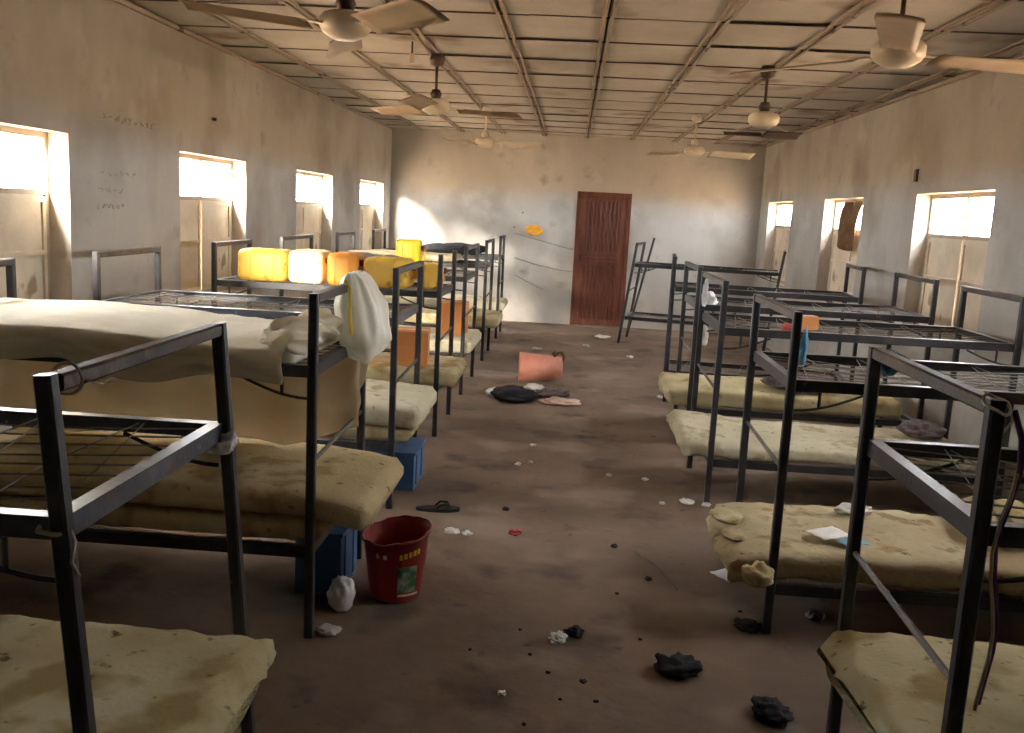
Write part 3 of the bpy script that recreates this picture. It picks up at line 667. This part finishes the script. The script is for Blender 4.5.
# ---------------------------------------------------------------- pink bucket lying on its side
pb = empty('pink_bucket', (-.225,9.36,.148), 0); tag(pb, 'faded pink plastic bucket lying on its side in the aisle', 'bucket')
pb.rotation_euler = (0,0,math.radians(4))
n = 32; vs_ = []; fs = []
layers = [(.145,-.24),(.152,-.235),(.150,-.22),(.128,.05),(.112,.19),(.085,.20),(.08,.185),(.105,.18),(.12,.05),(.140,-.225),(.145,-.24)]
for r_, x in layers:
    for j in range(n):
        a_ = 2*math.pi*j/n; q = 1+.05*nz3(x*4,math.cos(a_)*1.5,math.sin(a_)*1.5); vs_.append((x, r_*q*math.cos(a_), r_*q*math.sin(a_)-.0))
for i in range(len(layers)-1):
    for j in range(n): fs.append((i*n+j, i*n+(j+1)%n, (i+1)*n+(j+1)%n, (i+1)*n+j))
MB().add(vs_, fs).build('bucket_body', 'pink', pb, smooth=True)
MB().lathe([(.10,0),(.10,.008),(0,.008)], 28).xf(Matrix.Translation((.182,0,0)) @ Matrix.Rotation(math.pi/2,4,'Y')).build('bucket_base', 'pink', pb, smooth=True)
MB().tube([(.11,-.02,.118),(.15,-.03,.16),(.19,-.02,.165),(.215,0,.12),(.20,.03,.06)], .014, 8).build('handle', 'brown_c', pb, smooth=True)
MB().tube([(.13,.02,.115),(.10,.0,.15),(.12,-.03,.17)], .012, 8).build('handle_stub', 'brown_c', pb, smooth=True)
# heap of clothes
G = 'clothes dropped in the aisle'
crumple('garment', 'black garment in the heap before the pink bucket', 'clothing', (-.44,8.42,0), (.42,.5,.10), 'black_c', 51, group=G)
crumple('garment', 'white cloth edge at the left of the clothes heap', 'clothing', (-.655,8.52,0), (.12,.22,.07), 'white_c', 52, group=G, amp=.5)
crumple('garment', 'white cloth strip across the black garment', 'clothing', (-.27,8.58,.055), (.17,.2,.06), 'white_c', 53, group=G, amp=.5, rz=-.5)
crumple('garment', 'grey printed garment at the right of the clothes heap', 'clothing', (-.14,8.66,0), (.4,.4,.08), 'grey_c', 54, group=G)
crumple('garment', 'pale pink cloth at the front right of the clothes heap', 'clothing', (-.02,8.30,0), (.36,.22,.05), 'pink_c', 55, group=G, amp=.5)
# ---------------------------------------------------------------- shoes and litter on the floor
def slipper(label, loc, rz, mat='rubber', L=.25):
    root = empty('slipper', loc, rz); tag(root, label, 'slipper', 'black slippers left on the floor')
    out = []; n = 28
    for k in range(n):
        a_ = 2*math.pi*k/n; x = math.cos(a_)*L/2; wv = .043+.009*(x/(L/2)) ; out.append((x, math.sin(a_)*wv))
    b = MB(); b.add([(x,y,0) for x,y in out]+[(x,y,.018) for x,y in out], [(k,(k+1)%n,n+(k+1)%n,n+k) for k in range(n)]+[tuple(range(n-1,-1,-1)), tuple(range(n,2*n))]); b.build('sole', mat, root)
    for s in (-1, 1): MB().tube([(L*.28,0,.02),(L*.2,s*.02,.045),(L*.05,s*.036,.042),(-L*.05,s*.044,.016)], .007, 6).build('strap', mat, root, smooth=True)
slipper('black slipper lying alone beyond the red bucket', (-.67,5.08,0), .15)
crumple('rag', 'black crumpled rag on the floor at the front of the aisle', 'rag', (.495,3.36,0), (.16,.14,.06), 'black_c', 61, amp=.6)
crumple('rag', 'black rag on the floor at the lower right', 'rag', (.79,3.08,0), (.13,.15,.05), 'black_c', 62, amp=.6)
crumple('rag', 'dark wad by the second right bed foot', 'rag', (.84,3.80,0), (.10,.12,.035), 'black_c', 63, amp=.7)
crumple('rag', 'greyish wad under the second right mattress', 'rag', (1.16,3.95,0), (.08,.08,.04), 'grey_c', 64, amp=.6)
GL = 'scraps littering the floor'
def scrap(label, px, py, sx, mat, sz=.02, seed=0, cat='scrap', amp=.8):
    d = r2*((px-512)/FOC)-u2*((py-366.5)/FOC)+fwd; t_ = -CAMH/d.z; q = Vector((0,0,CAMH))+d*t_
    return crumple('scrap', label, cat, (q.x,q.y,0), (sx*.62,sx*.72,sz*.7), mat, seed, amp=amp, group=GL)
scrap('white paper scrap on the floor right of the black slipper', 452,532,.12,'white_p',.02,71)
scrap('thin white paper scrap beside another one near the bucket', 467,534,.08,'white_p',.015,72)
scrap('red plastic scrap in the middle of the aisle', 515,534,.10,'redc',.035,73)
scrap('white crumpled paper on the floor front centre', 557,642,.10,'white_p',.05,74)
scrap('dark leaf-like scrap beside the crumpled front paper', 574,634,.11,'black_c',.03,75)
scrap('small white scrap at the very front of the floor', 502,695,.045,'white_p',.02,76)
scrap('white scrap lying in the left half of the aisle', 533,446,.08,'white_p',.02,77)
scrap('left of two small white scraps in the aisle', 518,465,.06,'white_p',.02,78)
scrap('right of two small white scraps in the aisle', 531,463,.045,'white_p',.02,79)
scrap('pale scrap right of the aisle centre', 609,476,.06,'white_c',.02,80)
scrap('pale scrap toward the third right bed', 645,480,.07,'white_c',.02,81)
scrap('larger pale scrap near the foot of the third right bed', 687,503,.12,'white_c',.03,82)
scrap('pale scrap touching the third right bed foot', 706,506,.08,'white_c',.03,83)
scrap('faint pale scrap left of the third right bed foot', 662,504,.06,'white_c',.02,84)
scrap('white litter by the foot of the collapsed bed', 602,338,.3,'white_p',.05,85)
scrap('white scrap on the floor below the brown door', 586,347,.14,'white_p',.04,86)
scrap('white scrap in the aisle right of the pink bucket', 630,358,.13,'white_p',.04,87)
scrap('pale scrap behind the pink bucket', 537,350,.18,'white_c',.04,88)
scrap('small black crumb left of the red scrap', 506,510,.05,'black_c',.02,89)
scrap('small black crumb in the front right aisle', 614,547,.05,'black_c',.02,90)
scrap('small dark twig end in the front right aisle', 648,580,.05,'black_c',.02,91)
scrap('white scrap by the fifth right bed foot', 660,398,.08,'white_p',.03,92)
for k, (px, py, sx, where) in enumerate([(520,630,.04,'left of the crumpled front paper'),(548,673,.05,'below the crumpled front paper'),(583,682,.07,'left of the black front rag, upper of two'),
        (524,725,.04,'at the bottom picture edge'),(596,702,.05,'left of the black front rag, lower of two'),(617,594,.05,'left of the thin twig'),(740,612,.05,'above the dark wad at the bed foot'),
        (530,655,.04,'between the front paper and the small white scrap'),(470,650,.035,'farthest left on the front floor'),(640,640,.04,'above the black front rag'),(560,700,.035,'right of the small front scrap')]):
    scrap('tiny dark crumb on the floor, '+where, px, py, sx*.55, 'black_c', .009, 100+k)
tw = MB().tube([(.42,4.62,.006),(.50,4.45,.008),(.55,4.28,.006),(.58,4.16,.007)], .005, 5).build('twig', 'fan_rod'); tag(tw, 'thin dark twig on the floor right of the aisle centre', 'twig')

# ---------------------------------------------------------------- ceiling fans
def fan(label, x, y, angs, zm=2.45, R=.68, bm='fan_blade', bw=.16, droop=.0, hubr=.112, rod='fan_rod', pitch=-.06, bz=0, r0=.17):
    root = empty('ceiling_fan', (x, y, H-.02)); tag(root, label, 'ceiling fan', 'ceiling fans'); z = zm-(H-.02)
    MB().lathe([(.012,-.09),(.05,-.075),(.058,-.03),(.045,.0),(0,.0)], 18).build('canopy', rod, root, smooth=True)
    MB().tube([(0,0,-.04),(0,0,z+.05)], .011, 8).build('rod', rod, root, smooth=True)
    MB().lathe([(0,z+.13),(.03,z+.125),(.045,z+.09),(.03,z+.055),(0,z+.055)], 16).build('rod_cover', rod, root, smooth=True)
    MB().lathe([(0,z-.062),(.05,z-.06),(.07,z-.05),(.095,z-.035),(hubr,z-.01),(hubr,z+.025),(.095,z+.045),(.05,z+.058),(0,z+.06)], 28).build('motor', 'fan_white', root, smooth=True)
    for a_ in angs:
        a_ = math.radians(a_); rm = Matrix.Rotation(a_,4,'Z')
        br = MB().beam((.06,0,z-.03 if bz else z-.005),(max(.1,min(.22,R-.05)),0,z-.005+bz-droop*.2),.035,.006).xf(rm).build('blade_bracket', 'fan_white', root)
        def fn(u, v):
            xx = r0+u*(R-r0); wv = bw*(.85+.25*u)*(1 if u < .97 else .9)
            yy = (v-.5)*wv
            return (xx, yy, z-.012+bz+(v-.5)*pitch-droop*u-.006*(2*v-1)**2)
        MB().grid(fn, 10, 4).xf(rm).build('blade', bm, root, smooth=True, thick=.004)
fan('ceiling fan nearest the camera on the left', -1.03,4.16,(-48,104,216))
fan('second ceiling fan on the left side', -1.10,7.3,(143,23,-97), bm='fan_blade', pitch=.05)
fan('farthest ceiling fan on the left, before the end wall', -1.05,10.8,(-8,112,232), zm=2.44, bm='fan_white', rod='fan_white')
fan('ceiling fan nearest the camera on the right', 1.345,4.28,(-108,12,132), pitch=-.025, R=.84)
fan('second ceiling fan on the right, with dark stubby blades', 1.35,7.2,(176,4), zm=2.45, R=.28, bm='fan_dark', pitch=-.035, bz=-.085, r0=.01)
fan('farthest ceiling fan on the right', 1.27,10.6,(12,132,252), zm=2.44, bm='fan_white', rod='fan_white')
lh = empty('bulb_holder', (-1.21,6.83,H)); tag(lh, 'small bulb holder hanging from the ceiling near the left fan', 'bulb holder')
MB().tube([(0,0,-.012),(0,0,-.09)], .006, 6).build('flex', 'fan_rod', lh); MB().lathe([(0,-.16),(.02,-.158),(.024,-.11),(.018,-.09),(0,-.088)], 14).build('socket', 'fan_white', lh, smooth=True)

# ---------------------------------------------------------------- bits on walls
bc = crumple('plastic_bag', 'orange plastic bag pinned to the end wall left of the door', 'plastic bag', (0,0,0), (.26,.16,.07), 'orange_c', 120, amp=.5)
bc.rotation_euler = (math.pi/2, 0, 0); bc.location = (-.60,YB-.001,1.42)
def hung(u, v):
    y = 9.74+u*.60+.03*math.sin(v*5); z = 1.97-v*.46-.05*math.sin(u*math.pi)*v
    return (XR+.10-.03*math.sin(u*7+v*2)-.05*v, y, z)
tag(MB().grid(hung, 20, 16).build('hung_cloth', 'brown_c', smooth=True, thick=.006), 'brown cloth hung in the middle right window', 'cloth')
